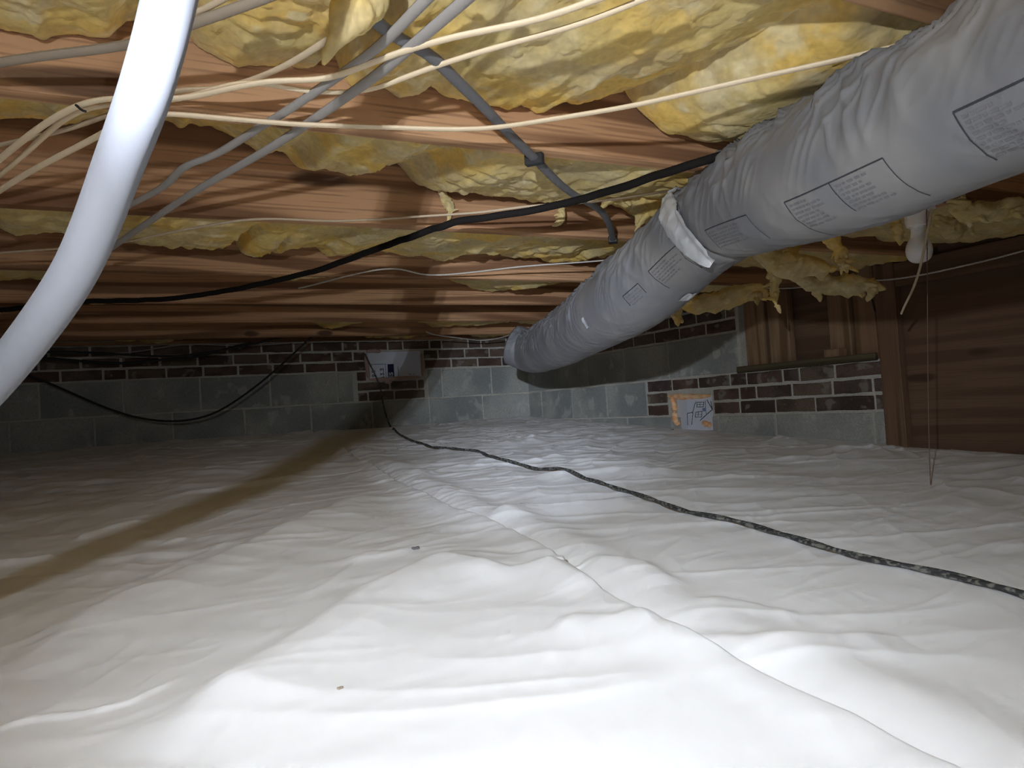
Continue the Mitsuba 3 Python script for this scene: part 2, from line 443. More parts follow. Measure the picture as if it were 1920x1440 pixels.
def masonry(wall, kind, x0, x1, z0, z1):
    """One brick or block, a shallow chamfered front standing a little proud of the mortar."""
    j = (0.0066 if kind == 'brick' else 0.006) + _rng.uniform(-0.0015, 0.0015)
    a0, a1, b0, b1 = x0 + j, x1 - j, z0 + j, z1 - j
    if a1 - a0 < 0.012:
        return
    d, c = 0.0035 + _rng.uniform(0, 0.003), 0.0022
    n = 5 if (a1 - a0) > 0.15 else 3
    s = np.linspace(0, 1, n)
    # outline: wavering lower and upper edges
    lo = [(a0 + (a1 - a0) * t, b0 + _rng.uniform(-0.002, 0.002)) for t in s]
    hi = [(a0 + (a1 - a0) * t, b1 + _rng.uniform(-0.002, 0.002)) for t in s]
    out = np.array(lo + hi[::-1])
    mid = out.mean(0)
    inn = mid + (out - mid) * (1 - 2 * c / np.array([a1 - a0, b1 - b0]))
    tilt = _rng.uniform(-0.001, 0.001, len(inn))
    k = len(out)
    v = [(p[0], -0.02, p[1]) for p in out] + [(p[0], d - c, p[1]) for p in out] + [(p[0], d + q, p[1]) for p, q in zip(inn, tilt)]
    v = np.array(v)
    i = np.arange(k)
    i2 = (i + 1) % k
    f = np.vstack([np.stack([i, i2, i2 + k], 1), np.stack([i, i2 + k, i + k], 1), np.stack([i + k, i2 + k, i2 + 2 * k], 1), np.stack([i + k, i2 + 2 * k, i + 2 * k], 1)])
    fr = []
    for q in range(n - 1):
        fr += [(2 * k + q, 2 * k + q + 1, 2 * k + (k - 2 - q)), (2 * k + q, 2 * k + (k - 2 - q), 2 * k + (k - 1 - q))]
    f = np.vstack([f, fr])
    if wall == wall_back:
        P = np.stack([v[:, 0], WALL_Y - v[:, 1], v[:, 2]], 1)
    else:
        P = np.stack([WALL_X - v[:, 1], v[:, 0], v[:, 2]], 1)
        f = f[:, ::-1]
    mats = ('brick_a', 'brick_b', 'brick_c') if kind == 'brick' else ('block_a', 'block_b')
    add('brick' if kind == 'brick' else 'concrete_block', tm(P, f), mats[_rng.integers(len(mats))], wall)


def course(wall, kind, z0, z1, joints):
    joints = list(joints)
    if wall == wall_back and joints[-1] < -0.9:
        while joints[-1] > X0 + 0.01:          # carry on to the left end, outside the frame
            joints.append(max(X0, joints[-1] - (0.203 if kind == 'brick' else 0.4064)))
    for a, b in zip(joints[:-1], joints[1:]):
        masonry(wall, kind, min(a, b), max(a, b), z0, z1)


ZB, ZJ, B, K = 0.3905, 0.5937, 0.0677, 0.2032
lower = [2.66] + [2.275 - 0.4064 * k for k in range(9)]
course(wall_back, 'block', ZB - K, ZB, lower)
course(wall_back, 'block', ZB - 2 * K, ZB - K, [2.66 - 0.4064 * k for k in range(10)])
course(wall_back, 'block', ZB, ZJ, [2.66, 2.358, 1.973, 1.868])
course(wall_back, 'block', ZB, ZJ, [1.345, 1.235, 0.812, 0.402, -0.011, -0.426, -0.832, -1.24, -1.65])
for k in range(3):
    z = ZB + k * B
    course(wall_back, 'brick', z, z + B, [[1.365, 1.44, 1.62, 1.845], [1.365, 1.595, 1.79, 1.845], [1.365, 1.437]][k])
course(wall_back, 'brick', ZJ, ZJ + B, [2.66, 2.451, 2.259, 2.052, 1.845])
course(wall_back, 'brick', ZJ, ZJ + B, [1.437, 1.237, 1.033, 0.834, 0.627, 0.425, 0.222, 0.014, -0.109, -0.319, -0.522, -0.725, -0.93, -1.13, -1.33])
course(wall_back, 'brick', ZJ + B, ZJ + 2 * B, [2.66, 2.544, 2.353, 2.16, 1.957, 1.845])
course(wall_back, 'brick', ZJ + B, ZJ + 2 * B, [1.437, 1.351, 1.213, 1.007, 0.806, 0.601, 0.398, 0.191, -0.015, -0.218, -0.421, -0.625, -0.83, -1.03, -1.23])
course(wall_back, 'brick', ZJ + 2 * B, 0.797, [2.66, 2.497, 2.293, 2.192, 1.988, 1.896, 1.702, 1.596, 1.389, 1.286, 1.087, 0.969, 0.772, 0.57, 0.36, 0.152, 0.035, -0.17, -0.37, -0.57, -0.78, -0.98])
# right wall (positions are y)
course(wall_right, 'block', ZB, ZJ, [4.895, 4.487, 4.083, 3.677, 3.262, 2.735])
course(wall_right, 'block', ZB - K, ZB, [4.895, 4.699, 4.287, 3.88, 3.478])
course(wall_right, 'block', ZB - 2 * K, ZB - K, [4.895, 4.487, 4.083, 3.677, 3.27, 2.90, 2.53, 2.02, 1.96])
course(wall_right, 'brick', ZJ, ZJ + B, [4.895, 4.79, 4.59, 4.385, 4.18, 3.975, 3.784, 3.569, 3.369, 3.158, 2.952, 2.735])
course(wall_right, 'brick', ZJ + B, ZJ + 2 * B, [4.895, 4.69, 4.485, 4.28, 4.08, 3.87, 3.668, 3.443, 3.237, 3.019, 2.803, 2.735])
course(wall_right, 'brick', ZJ + 2 * B, 0.797, [4.895, 4.79, 4.59, 4.385, 4.18, 3.975, 3.77, 3.56, 3.35, 3.14, 2.94, 2.735])
course(wall_right, 'brick', ZB - B, ZB, [3.466, 3.249, 3.035, 2.803, 2.692, 2.469, 2.372, 2.187, 1.96])
course(wall_right, 'brick', ZB - 2 * B, ZB - B, [3.478, 3.29])
course(wall_right, 'brick', ZB - 2 * B, ZB - B, [2.935, 2.745, 2.637, 2.421, 2.203, 2.01, 1.96])
course(wall_right, 'brick', ZB - K, ZB - 2 * B, [3.478, 3.29])
course(wall_right, 'brick', ZB - K, ZB - 2 * B, [2.935, 2.749, 2.523, 2.298, 2.006, 1.96])

# scrawl of chalk on a block
def stroke(pts, Y=None, X=None, r=0.0022):
    P = np.array([at(*q, Y=Y) if Y else at(*q, X=X) for q in pts])
    t = tube(spline(P, 24) if len(P) > 2 else P, r, r, 6)
    return t
chalk = join([stroke(q, Y=WALL_Y - 0.0075) for q in ([(587, 711), (596, 726), (605, 742)], [(616, 712), (610, 724), (603, 733), (604, 722), (612, 716)], [(606, 718), (613, 722), (622, 721)],
                                                      [(577, 722), (583, 739), (594, 753)], [(632, 715), (633, 735), (629, 752)])])
add('chalk_scrawl', chalk, 'mortar', wall_back, label='chalk scribble on a grey block')

# top of the foundation walls
sill_b = add('sill_plate', box((X0, WALL_Y - 0.0, 0.80), (WALL_X + 0.1, WALL_Y + 0.14, 0.838), 0.003), 'joist_wood', label='dark wooden sill plate lying on top of the back wall', cat='beam')
add('rim_joist', box((X0, WALL_Y + 0.03, 0.838), (WALL_X + 0.1, WALL_Y + 0.07, TOP), 0.002), 'joist_wood', label='rim joist standing on the back wall under the floor above', cat='beam')
add('rim_joist', box((WALL_X + 0.05, -1.1, 0.80), (WALL_X + 0.09, WALL_Y + 0.03, TOP), 0.002), 'panel_wood', label='rim joist above the right wall closing the ends of the joists', cat='beam')
add('ceiling', box((X0, -1.2, TOP), (WALL_X + 0.1, WALL_Y + 0.1, TOP + 0.02)), 'panel_wood', label='underside of the plywood subfloor above the insulation', kind='structure')

# ------------------------------------------------------------------ joists
_jl = ['floor joist seen at the very top right corner beside the big grey duct', 'nearest full floor joist, behind the long cream cable',
       'second floor joist, above the thin tan cable', 'third floor joist from the camera, behind the thick black cable',
       'fourth floor joist, just above the low end of the black cable', 'fifth floor joist, a thin strip above the back wall',
       'last floor joist in front of the brick wall at the back']
for k, y in enumerate(JOISTS):
    n = 60
    xs = np.linspace(X0, WALL_X + 0.05, n)
    bow = 0.0025 * np.sin(xs * 1.1 + k * 1.7)
    c = 0.003
    prof = np.array([(c, 0), (0.038 - c, 0), (0.038, c), (0.038, TOP - JZ), (0, TOP - JZ), (0, c)])
    v = np.stack([np.repeat(xs[:, None], 6, 1), y + prof[None, :, 0] + bow[:, None], JZ + prof[None, :, 1] + 0 * xs[:, None]], -1).reshape(-1, 3)
    f = grid_faces(n, 6, True)
    f = np.vstack([f, [(0, 1, 2), (0, 2, 3), (0, 3, 4), (0, 4, 5)], [(6 * n - 6, 6 * n - 4, 6 * n - 5), (6 * n - 6, 6 * n - 3, 6 * n - 4), (6 * n - 6, 6 * n - 2, 6 * n - 3), (6 * n - 6, 6 * n - 1, 6 * n - 2)]])
    add('floor_joist', tm(v, f), 'joist_wood', cat='joist', group='floor joists overhead', label='wooden floor joist overhead behind the camera' if k == 0 else 'brown wooden ' + _jl[k - 1])


# ------------------------------------------------------------------ insulation between the joists
def batt(k, edge, x0, x1, seed, near=0.03, bulge=0.035, lump=0.022, label='', res=0.0052, ends=0.05, far_in=0.004, zshift=0.0, group=None, xl=None):
    """Glass wool in the bay after joist k; edge: (x, z) of its torn lower edge along the next joist's face."""
    ya, yb = JOISTS[k] + 0.038, (JOISTS[k + 1] if k + 1 < len(JOISTS) else WALL_Y) - far_in
    nx, ny = int((x1 - x0) / res), int((yb - ya) / (res * 1.15))
    xs, t = np.linspace(x0, x1, nx), np.linspace(0, 1, ny)
    e = np.asarray(edge, float)
    zf = np.interp(xs, e[:, 0], e[:, 1])
    rag = 0.030 * (meshkit.fbm(np.stack([xs * 24, xs * 0 + seed, xs * 0], -1), 5, seed) - 0.5)
    zf = zf + rag
    zn = np.maximum(JZ + near, zf - 0.10) + 0.05 * (meshkit.fbm(np.stack([xs * 6, xs * 0 + seed + 9, xs * 0], -1), 3, seed + 1) - 0.5)
    XX, TT = np.meshgrid(xs, t, indexing='ij')
    YY = ya + (yb - ya) * TT
    YY = YY + 0.012 * (meshkit.noise(np.stack([XX * 9, YY * 9, XX * 0 + seed], -1), seed + 3) - 0.5) * np.clip(4 * TT * (1 - TT), 0, 1)
    Z = zn[:, None] * (1 - TT) + zf[:, None] * TT
    Pn = np.stack([XX * 8, YY * 8, XX * 0 + seed * 1.7], -1)
    n1 = meshkit.fbm(Pn, 2, seed)
    n2 = 1 - np.abs(2 * meshkit.fbm(Pn * 2.2 + 5, 3, seed + 11) - 1)
    n3 = meshkit.fbm(Pn * 7, 3, seed + 17) - 0.5
    m = np.clip(5 * (1 - TT), 0, 1) ** 0.8
    slack = np.clip((0.99 - zf) / 0.14, 0.15, 1.2)[:, None]
    Z = Z - slack * bulge * np.clip(4 * TT * (1 - TT), 0, 1) ** 0.7 * (0.5 + n1) * 1.0
    Z = Z + (lump * (n1 - 0.5) * 1.8 + lump * 0.9 * (n2 - 0.6) + 0.007 * n3) * (0.25 + 0.75 * m)
    # rounded ends of the piece
    de = np.minimum(xs - x0, x1 - xs)
    up = np.clip(1 - de / ends, 0, 1)[:, None]
    Z = Z + 0.10 * up ** 2.5 + zshift
    if k in (1, 2):          # pressed flat where the duct passes
        Z = np.maximum(Z, 0.752 - 0.5 * np.maximum(np.abs(XX - (0.875 + 0.27 * (YY - 0.58))) - 0.11, 0))
    Z = np.minimum(Z, TOP - 0.006)
    Z[:, 0] = TOP - 0.005
    Z[:, -1] = np.minimum(Z[:, -1] + 0.006, TOP - 0.005)
    top = np.stack([XX[:, -1], YY[:, -1], np.full(nx, TOP - 0.005)], -1)
    body = np.concatenate([np.stack([XX, YY, Z], -1), top[:, None]], 1)
    return add('insulation_batt', tm(body.reshape(-1, 3), grid_faces(nx, ny + 1)), 'wool', smooth=True, cat='insulation', label=label, group=group)


def edge_px(pts, k, x0, x1, z0=None, z1=None):
    P = np.array([at(*q, Y=JOISTS[k + 1]) for q in pts])
    return [(x0, P[0, 2] if z0 is None else z0)] + [(p[0], p[2]) for p in P] + [(x1, P[-1, 2] if z1 is None else z1)]


eA = edge_px([(0, 50), (60, 62), (85, 77), (130, 72), (200, 64), (235, 45)], 1, -1.7, 0.06)
batt(1, eA, -1.7, 0.075, 3, near=0.05, bulge=0.03, label='yellow glass wool batt at the top left corner, left of the white pipe')
eB = edge_px([(345, 60), (365, 95), (410, 120), (450, 126), (490, 138), (540, 140), (600, 148)], 1, 0.05, 0.32)
batt(1, eB, 0.065, 0.305, 4, near=0.05, bulge=0.02, label='olive yellow glass wool batt between the white pipe and the hanging bright flap')
eC = edge_px([(625, 160), (670, 172), (707, 165), (742, 188), (800, 172), (842, 182), (900, 205), (960, 212), (1010, 205), (1050, 195), (1100, 192), (1140, 182), (1200, 150)], 1, 0.29, 0.95)
batt(1, eC, 0.295, 0.90, 5, near=0.06, bulge=0.022, label='greyish yellow glass wool batt crossed by the dark grey conduit at the top middle')
eD = edge_px([(1143, 180), (1190, 215), (1240, 247), (1290, 262), (1340, 266), (1370, 250), (1400, 240), (1440, 235), (1500, 218), (1530, 205)], 1, 0.80, 2.66, z1=0.86)
batt(1, eD, 0.80, 2.66, 6, near=0.035, bulge=0.05, lump=0.028, ends=0.10, far_in=0.016, label='orange yellow glass wool batt bulging down beside the grey duct at the top right')
e1 = edge_px([(0, 225), (200, 228), (310, 226), (380, 242), (450, 265), (500, 282), (525, 290), (560, 312), (600, 320), (632, 330), (650, 330), (680, 316), (740, 306), (765, 335), (800, 350), (860, 362), (900, 366), (950, 366), (1000, 376), (1070, 366),
              (1130, 376), (1160, 392), (1190, 412), (1215, 428), (1245, 405)], 2, -1.7, 2.66, z1=0.80)
batt(2, e1, X0, WALL_X + 0.02, 11, near=0.022, bulge=0.03, lump=0.022, label='torn greenish yellow glass wool in the second bay, hanging over the second joist')
e2 = edge_px([(0, 430), (230, 445), (310, 452), (340, 462), (380, 463), (412, 462), (417, 440), (435, 440), (445, 465), (470, 478), (485, 482), (492, 458), (500, 466), (530, 468), (560, 456), (620, 478), (640, 470), (700, 463), (740, 472), (820, 482),
              (900, 470), (1000, 481), (1030, 490), (1060, 470)], 3, -1.7, 2.66, z1=0.82)
batt(3, e2, X0, WALL_X + 0.02, 12, near=0.030, bulge=0.028, lump=0.024, label='torn pale yellow glass wool in the third bay above the thin tan cable', res=0.009)
for k in range(4, 8):
    rr = np.random.default_rng(40 + k)
    xs = np.linspace(X0, WALL_X, 22)
    batt(k, [(x, 0.845 + rr.uniform(-0.045, 0.05)) for x in xs], X0, WALL_X + 0.02, 20 + k, near=0.03, bulge=0.02, lump=0.022, res=0.013,
         label=['dim glass wool in the fourth bay, behind the third joist', 'dim glass wool in the fifth bay, behind the fourth joist', 'dim glass wool in the sixth bay, close to the back wall', 'dark glass wool in the last bay against the back wall'][k - 4])
batt(0, [(X0, 0.83), (WALL_X, 0.83)], X0, WALL_X + 0.02, 31, near=0.04, bulge=0.02, label='glass wool batt overhead in the bay nearest the camera', res=0.02)

# hanging pieces of glass wool
fl = [at(690, -60, Z=0.80), at(676, -10, Z=0.755), at(655, 35, Z=0.715), at(626, 82, Z=0.685), at(606, 122, Z=0.665)]
add('hanging_insulation', clump(fl, [0.030, 0.030, 0.022, 0.009, 0.004], 3, 0.30, 30, 48), 'wool', smooth=True, cat='insulation', label='bright yellow pointed flap of glass wool hanging at the top left of centre')
HANG = [
    ([(1560, 452, 2.1), (1580, 475, 2.1), (1583, 498, 2.1)], [0.03, 0.022, 0.008], 'small yellow glass wool tuft hanging left of the light bulb'),
    ([(1445, 490, 2.2), (1500, 500, 2.2), (1555, 505, 2.15)], [0.035, 0.05, 0.03], 'ragged olive glass wool hanging under the duct, left of the bulb'),
    ([(1300, 568, 2.7), (1380, 555, 2.7), (1440, 553, 2.65)], [0.04, 0.05, 0.03], 'olive glass wool strip lying along the top of the right brick wall'),
    ([(1265, 560, 2.75), (1268, 590, 2.75), (1272, 612, 2.75)], [0.03, 0.03, 0.010], 'glass wool tuft drooping over the bricks beside the duct'),
    ([(1510, 525, 2.3), (1590, 535, 2.3), (1660, 542, 2.25)], [0.025, 0.045, 0.02], 'dark olive glass wool hanging over the framed opening'),
    ([(1455, 505, 2.4), (1452, 545, 2.4), (1456, 575, 2.4)], [0.03, 0.022, 0.008], 'narrow glass wool tuft hanging in front of the two light studs'),
    ([(1765, 418, 2.15), (1790, 428, 2.15), (1810, 410, 2.15)], [0.03, 0.035, 0.02], 'dim glass wool tuft right of the light bulb'),
    ([(1810, 400, 1.9), (1860, 395, 1.9), (1930, 392, 1.9)], [0.03, 0.035, 0.03], 'dim glass wool at the right edge below the grey duct'),
    ([(1680, 420, 2.15), (1684, 440, 2.15), (1688, 460, 2.15)], [0.022, 0.02, 0.01], 'glass wool tuft just behind the light bulb'),
    ([(828, 362, 1.85), (840, 382, 1.85), (846, 402, 1.85)], [0.012, 0.018, 0.006], 'small glass wool tuft stuck to the second joist, left of the black cable'),
    ([(1050, 385, 1.95), (1052, 408, 1.95), (1035, 424, 1.95)], [0.012, 0.013, 0.006], 'small torn tuft hanging below the black cable near the conduit'),
    ([(1150, 360, 1.88), (1195, 372, 1.88), (1225, 405, 1.88)], [0.035, 0.045, 0.02], 'rounded yellow glass wool lump left of the silver tape'),
    ([(960, 350, 1.86), (1000, 345, 1.86), (1040, 350, 1.86)], [0.02, 0.028, 0.02], 'rounded tan glass wool lump beside the conduit clamp'),
    ([(650, 285, 1.75), (665, 300, 1.75), (650, 318, 1.75)], [0.028, 0.030, 0.012], 'bright orange glass wool lump below the cream cable, left of centre'),
]
for pts, rad, lab in HANG:
    P = [at(x, y, D=d) for x, y, d in pts]
    P = [np.array([P[0][0], P[0][1] + 0.01, max(P[0][2] + 0.02, 0.80)])] + P
    rad = [rad[0]] + list(rad)
    k_ = len(labels) % 97
    hr = np.random.default_rng(300 + k_)
    lumps = [clump(P, [0.72 * q for q in rad], k_, 0.7, 26, 36)]
    Pd = np.array(P)[1:]
    for q in range(7 if max(rad) > 0.026 else 3):          # torn tags along the piece
        t_q = hr.uniform(0, len(Pd) - 1.001)
        i_q = int(t_q)
        c_q = Pd[i_q] + (Pd[i_q + 1] - Pd[i_q]) * (t_q - i_q)
        r_q = max(rad) * hr.uniform(0.22, 0.5)
        d_q = np.array([hr.normal(0, 1), hr.normal(0, 0.6), hr.normal(-0.4, 0.7)])
        d_q *= max(rad) * hr.uniform(0.8, 1.5) / np.linalg.norm(d_q)
        lumps.append(clump([c_q, c_q + d_q * 0.6, c_q + d_q + [0, 0, -0.3 * r_q]], [r_q, r_q * 0.8, r_q * 0.25], k_ + q, 0.7, 16, 18, 0.7))
    add('hanging_insulation', join(lumps), 'wool', smooth=True, cat='insulation', label=lab)

# ------------------------------------------------------------------ white pipe
PW = [(330, -60, 95.5), (318, 0, 95), (276, 160, 93), (218, 320, 86), (155, 480, 80), (81, 600, 76), (0, 703, 72), (-80, 790, 69), (-200, 910, 66)]
pp = np.array([at(x, y, D=F * 0.030 / w) for x, y, w in PW])
top_p = pp[0] + (pp[0] - pp[1]) / (pp[0] - pp[1])[2] * (JZ - 0.01 - pp[0][2])
last = pp[-1] + (pp[-1] - pp[-2]) / (pp[-1] - pp[-2])[2] * (-(pp[-1][2] - 0.03))
pp = np.vstack([top_p, pp, last])
add('white_pipe', tube(spline(pp, 120), 0.015, 0.015, 28), 'white_pipe', smooth=40, cat='pipe', label='smooth white plastic pipe curving down across the left foreground')

# ------------------------------------------------------------------ flexible duct
DR = 0.093
dk = [(1772, 217, 0.872), (1557, 318, 1.09), (1395, 386, 1.392), (1300, 450, 1.59), (1225, 520, 1.74), (1140, 583, 2.077), (1060, 635, 2.753), (1003, 660, 3.35)]
DP = np.array([at(x, y, D=d) for x, y, d in dk])
d0 = DP[0] - DP[1]
d0 /= np.linalg.norm(d0)
dend = np.array([0.15, 0.6, 0.05])
path = np.vstack([DP[0] + d0 * 0.9, DP[0] + d0 * 0.45, DP, DP[-1] + dend * 0.10 + [-0.01, 0, 0.004], DP[-1] + dend * 0.20 + [-0.07, 0, 0.035]])
NS, NT = 760, 190
dense = spline(path, 4000)
arc = np.r_[0, np.cumsum(np.linalg.norm(np.diff(dense, axis=0), axis=1))]
SL = arc[-1]


def axis_at(s):
    return np.stack([np.interp(s, arc, dense[:, i]) for i in range(3)], -1)




def duct_surface(s, th, off=0.0):
    """A point of the duct's jacket; th = 0 at the top, growing towards the camera's side."""
    s, th = np.broadcast_arrays(np.asarray(s, float), np.asarray(th, float))
    e = 0.004
    c = axis_at(s)
    t = axis_at(np.minimum(s + e, SL)) - axis_at(np.maximum(s - e, 0))
    t /= np.linalg.norm(t, axis=-1, keepdims=True)
    a = np.cross(t, [0, 0, 1.0])
    a /= np.linalg.norm(a, axis=-1, keepdims=True)
    b = np.cross(a, t)
    r = DR * (1 + 0.02 * np.sin(s * 7.0) + 0.025 * (meshkit.noise(np.stack([s * 6, np.cos(th), np.sin(th)], -1), 3) - 0.5))
    kink = 1.583 - 0.0375 * np.abs(th)                        # the joint runs a little askew round the duct
    r = r - 0.010 * np.exp(-((s - kink) / 0.016) ** 2)
    q = np.stack([s * 30 + th * 2.6 + 1.3 * np.sin(2 * th), 1.5 * np.cos(th), 1.5 * np.sin(th) + s * 2.5], -1)
    q2 = np.stack([s * 52 - th * 3.4, 2.2 * np.cos(th) + 4, 2.2 * np.sin(th) + s * 3], -1)
    amt = np.clip(meshkit.noise(np.stack([s * 9, np.cos(th) * 1.2, np.sin(th) * 1.2], -1), 31) * 2.6 - 0.5, 0, 1) * np.clip(1.15 - np.abs(th) / 1.9, 0.10, 1)
    w1 = (1 - np.abs(2 * meshkit.noise(q, 5) - 1)) ** 3.0
    w2 = (1 - np.abs(2 * meshkit.noise(q2, 6) - 1)) ** 3.4
    r = r + amt * (0.0150 * w1 + 0.0100 * w2) + 0.0006 * meshkit.fbm(q * 3, 2, 8)
    k = np.exp(-((s - kink - 0.05) / 0.06) ** 2)
    r = r - k * 0.004 * w1
    r = r + off
    # the camera is on the side of -a or +a: th > 0 turns towards it
    side = np.sign(np.sum((CAM - c) * a, -1, keepdims=True))
    return c + b * (r * np.cos(th))[..., None] + a * side * (r * np.sin(th))[..., None]


sg, tg = np.linspace(0, SL, NS), np.linspace(-np.pi, np.pi, NT, endpoint=False)
SS, TT_ = np.meshgrid(sg, tg, indexing='ij')
DV = duct_surface(SS, TT_)
duct = add('flexible_duct', None, None, label='big round flexible duct in wrinkled grey plastic running to the far corner', cat='duct')
cap = np.vstack([DV.reshape(-1, 3), DV[-1].mean(0)[None]])
i = np.arange(NT)
capf = np.vstack([grid_faces(NS, NT, True), np.stack([i + (NS - 1) * NT, (i + 1) % NT + (NS - 1) * NT, np.full(NT, NS * NT)], 1)])
add('jacket', tm(cap, capf), 'jacket', duct, smooth=True)

DPX = pix(DV.reshape(-1, 3))
_nrm = DV - axis_at(SS)
_front = (np.sum(_nrm * (CAM - DV), -1) > 0).reshape(-1) & (DPX[:, 2] > 0.1)


def on_duct(x, y):
    d = np.where(_front, np.hypot(DPX[:, 0] - x, DPX[:, 1] - y), 1e9)
    k = int(np.argmin(d))
    return SS.reshape(-1)[k], TT_.reshape(-1)[k]


def strip(a, b, w, off=0.0007):
    """A flat printed line on the jacket from (s, th) a to b, w wide."""
    a, b = np.array(a, float), np.array(b, float)
    L = math.hypot(b[0] - a[0], (b[1] - a[1]) * DR)
    n = max(2, int(L / 0.004) + 1)
    t = np.linspace(0, 1, n)
    c = a + (b - a) * t[:, None]
    nrm = np.array([-(b[1] - a[1]) * DR, b[0] - a[0]]) / max(L, 1e-9) * w / 2
    c1, c2 = c + [nrm[0], nrm[1] / DR], c - [nrm[0], nrm[1] / DR]
    v = np.stack([duct_surface(c1[:, 0], c1[:, 1], off), duct_surface(c2[:, 0], c2[:, 1], off)], 1).reshape(-1, 3)
    return tm(v, grid_faces(n, 2))


def print_lines(s0, s1, t0, rows, rng, h=0.0032, gap=0.0068, fill=(0.5, 0.95)):
    """Rows of small dashes that read as tiny text; s0 -> s1 along the duct, rows go down."""
    out = []
    for r_ in range(rows):
        th = t0 + r_ * gap / DR
        end = s0 + (s1 - s0) * rng.uniform(*fill)
        s, sg_ = s0, np.sign(s1 - s0)
        while (end - s) * sg_ > 0.004:
            w = rng.uniform(0.004, 0.013)
            e = s + sg_ * w
            out.append(strip((s, th), (e, th), h))
            s = e + sg_ * rng.uniform(0.0018, 0.004)
    return out


lr = np.random.default_rng(11)


def printed(tl, tr, low_l, low_r, n_rows, mat='ink', cols=1, pad=0.006, line=0.0020, label=None):
    """A printed box: upper edge from pixel tl (far) to tr (near), sides down to low_l and low_r."""
    a, b = on_duct(*tl), on_duct(*tr)
    c, d = on_duct(*low_l), on_duct(*low_r)
    th = 0.5 * (a[1] + b[1])
    A, Bq = (a[0], th), (b[0], th)
    frame_ = [strip(A, Bq, line), strip(A, (a[0], c[1]), line * 0.8), strip(Bq, (b[0], d[1]), line * 0.8)]
    text = []
    step = (b[0] - a[0]) / cols
    for q in range(cols):
        s0, s1 = a[0] + step * q + np.sign(step) * pad, a[0] + step * (q + 1) - np.sign(step) * pad
        if q:
            frame_.append(strip((a[0] + step * q, th), (a[0] + step * q, th + 0.55), line * 0.8))
        text += print_lines(s0, s1, th + 0.008 / DR, n_rows, lr)
    add('printed_label', join(frame_), mat, duct, label=label)
    labels[add('printed_text', join(text), 'faded_ink', duct)] = {'kind': 'stuff'}


printed((1790, 218), (1918, 141), (1900, 288), (1919, 292), 9, line=0.0026)
printed((1473, 380), (1654, 294), (1570, 440), (1760, 358), 7, cols=2)
printed((1322, 430), (1400, 406), (1350, 465), (1450, 445), 6, 'ink')
printed((1219, 511), (1268, 457), (1255, 540), (1320, 500), 6, 'ink')
printed((1167, 556), (1195, 531), (1185, 572), (1212, 550), 4, 'ink')

# silver tape round the joint of the duct, with a loose creased flap
s_, t_ = np.meshgrid(np.linspace(-1, 1, 30), np.linspace(0.35, 2.72, 100), indexing='ij')
wid = np.interp(t_, [0.35, 0.8, 1.2, 1.6, 2.1, 2.4, 2.72], [0.006, 0.012, 0.032, 0.046, 0.050, 0.044, 0.010])
cr = meshkit.fbm(np.stack([s_ * 1.1 + 3, t_ * 3.0, t_ * 0], -1), 3, 4)
sc_ = 1.597 - 0.0375 * t_ + s_ * wid + 0.012 * np.sin(t_ * 2.1)
nrm_ = duct_surface(sc_, t_, 0.01) - duct_surface(sc_, t_, 0.0)
nrm_ /= np.linalg.norm(nrm_, axis=-1, keepdims=True)
edge_ = np.clip(1 - (1 - np.abs(s_)) * 6, 0, 1)
tape = duct_surface(sc_, t_, 0.0075) + nrm_ * (np.abs(cr - 0.5) * 0.013 + 0.012 * np.clip((t_ - 2.0) / 0.7, 0, 1) ** 2 - 0.003 * edge_)[..., None]
add('foil_tape', tm(tape.reshape(-1, 3), grid_faces(30, 100)), 'foil', duct, smooth=25, label='creased silver tape round the joint')
for q, wq in (((1098, 605), 0.012), ((1288, 555), 0.016)):
    s0, t0 = on_duct(*q)
    a_, b_ = np.meshgrid(np.linspace(-1, 1, 9), np.linspace(-1, 1, 13), indexing='ij')
    P = duct_surface(s0 + a_ * wq, t0 + b_ * 0.16, 0.003)
    P = P + (meshkit.fbm(P * 90, 2, 3) - 0.5)[..., None] * 0.008
    add('foil_tape', tm(P.reshape(-1, 3), grid_faces(9, 13)), 'foil', duct, smooth=25, label='small torn scrap of silver tape')

# ------------------------------------------------------------------ cables overhead
def cable(name, pts, Z, mat, ra, rb=None, label='', cat='cable', seg=10, n=140, group=None, parent=None, jig=0.0):
    P = spline([at(q[0], q[1], Z=(q[2] if len(q) > 2 else Z)) for q in pts], n)
    if jig:
        P = P + (meshkit.noise(P * 25, 7)[:, None] - 0.5) * jig
    return add(name, tube(P, ra, rb, seg), mat, parent, label=label, cat=cat, group=group, smooth=40)


cable('electric_cable', [(-80, 410), (0, 357), (60, 320), (130, 283), (193, 250), (250, 222), (310, 214), (400, 220), (480, 227), (560, 233), (640, 236), (760, 240), (900, 241), (1000, 229), (1100, 213), (1200, 195), (1400, 150), (1560, 115), (1712, 79), (1800, 55)],
      0.722, 'cream_cable', 0.0062, 0.0030, 'longest flat cream cable, sweeping across the nearest joist to the grey duct', seg=14, n=220)
cable('electric_cable', [(-60, 345), (0, 298), (60, 250), (143, 200), (215, 185), (330, 184), (430, 166), (520, 152), (600, 148), (660, 132), (720, 109), (850, 70), (1000, 38), (1110, 2), (1180, -22)], 0.730, 'cream_cable', 0.0058, 0.0030,
      'upper of two cream cables that rise together to the top edge right of centre', seg=14, n=200)
cable('electric_cable', [(-60, 372), (0, 328), (60, 276), (143, 212), (215, 196), (330, 186), (430, 160), (490, 157), (560, 168), (625, 173), (690, 168), (760, 145), (860, 110), (980, 75), (1100, 40), (1200, 1), (1260, -22)], 0.737, 'cream_cable', 0.0050, 0.0028,
      'lower of two cream cables that rise together to the top edge right of centre', seg=14, n=200)
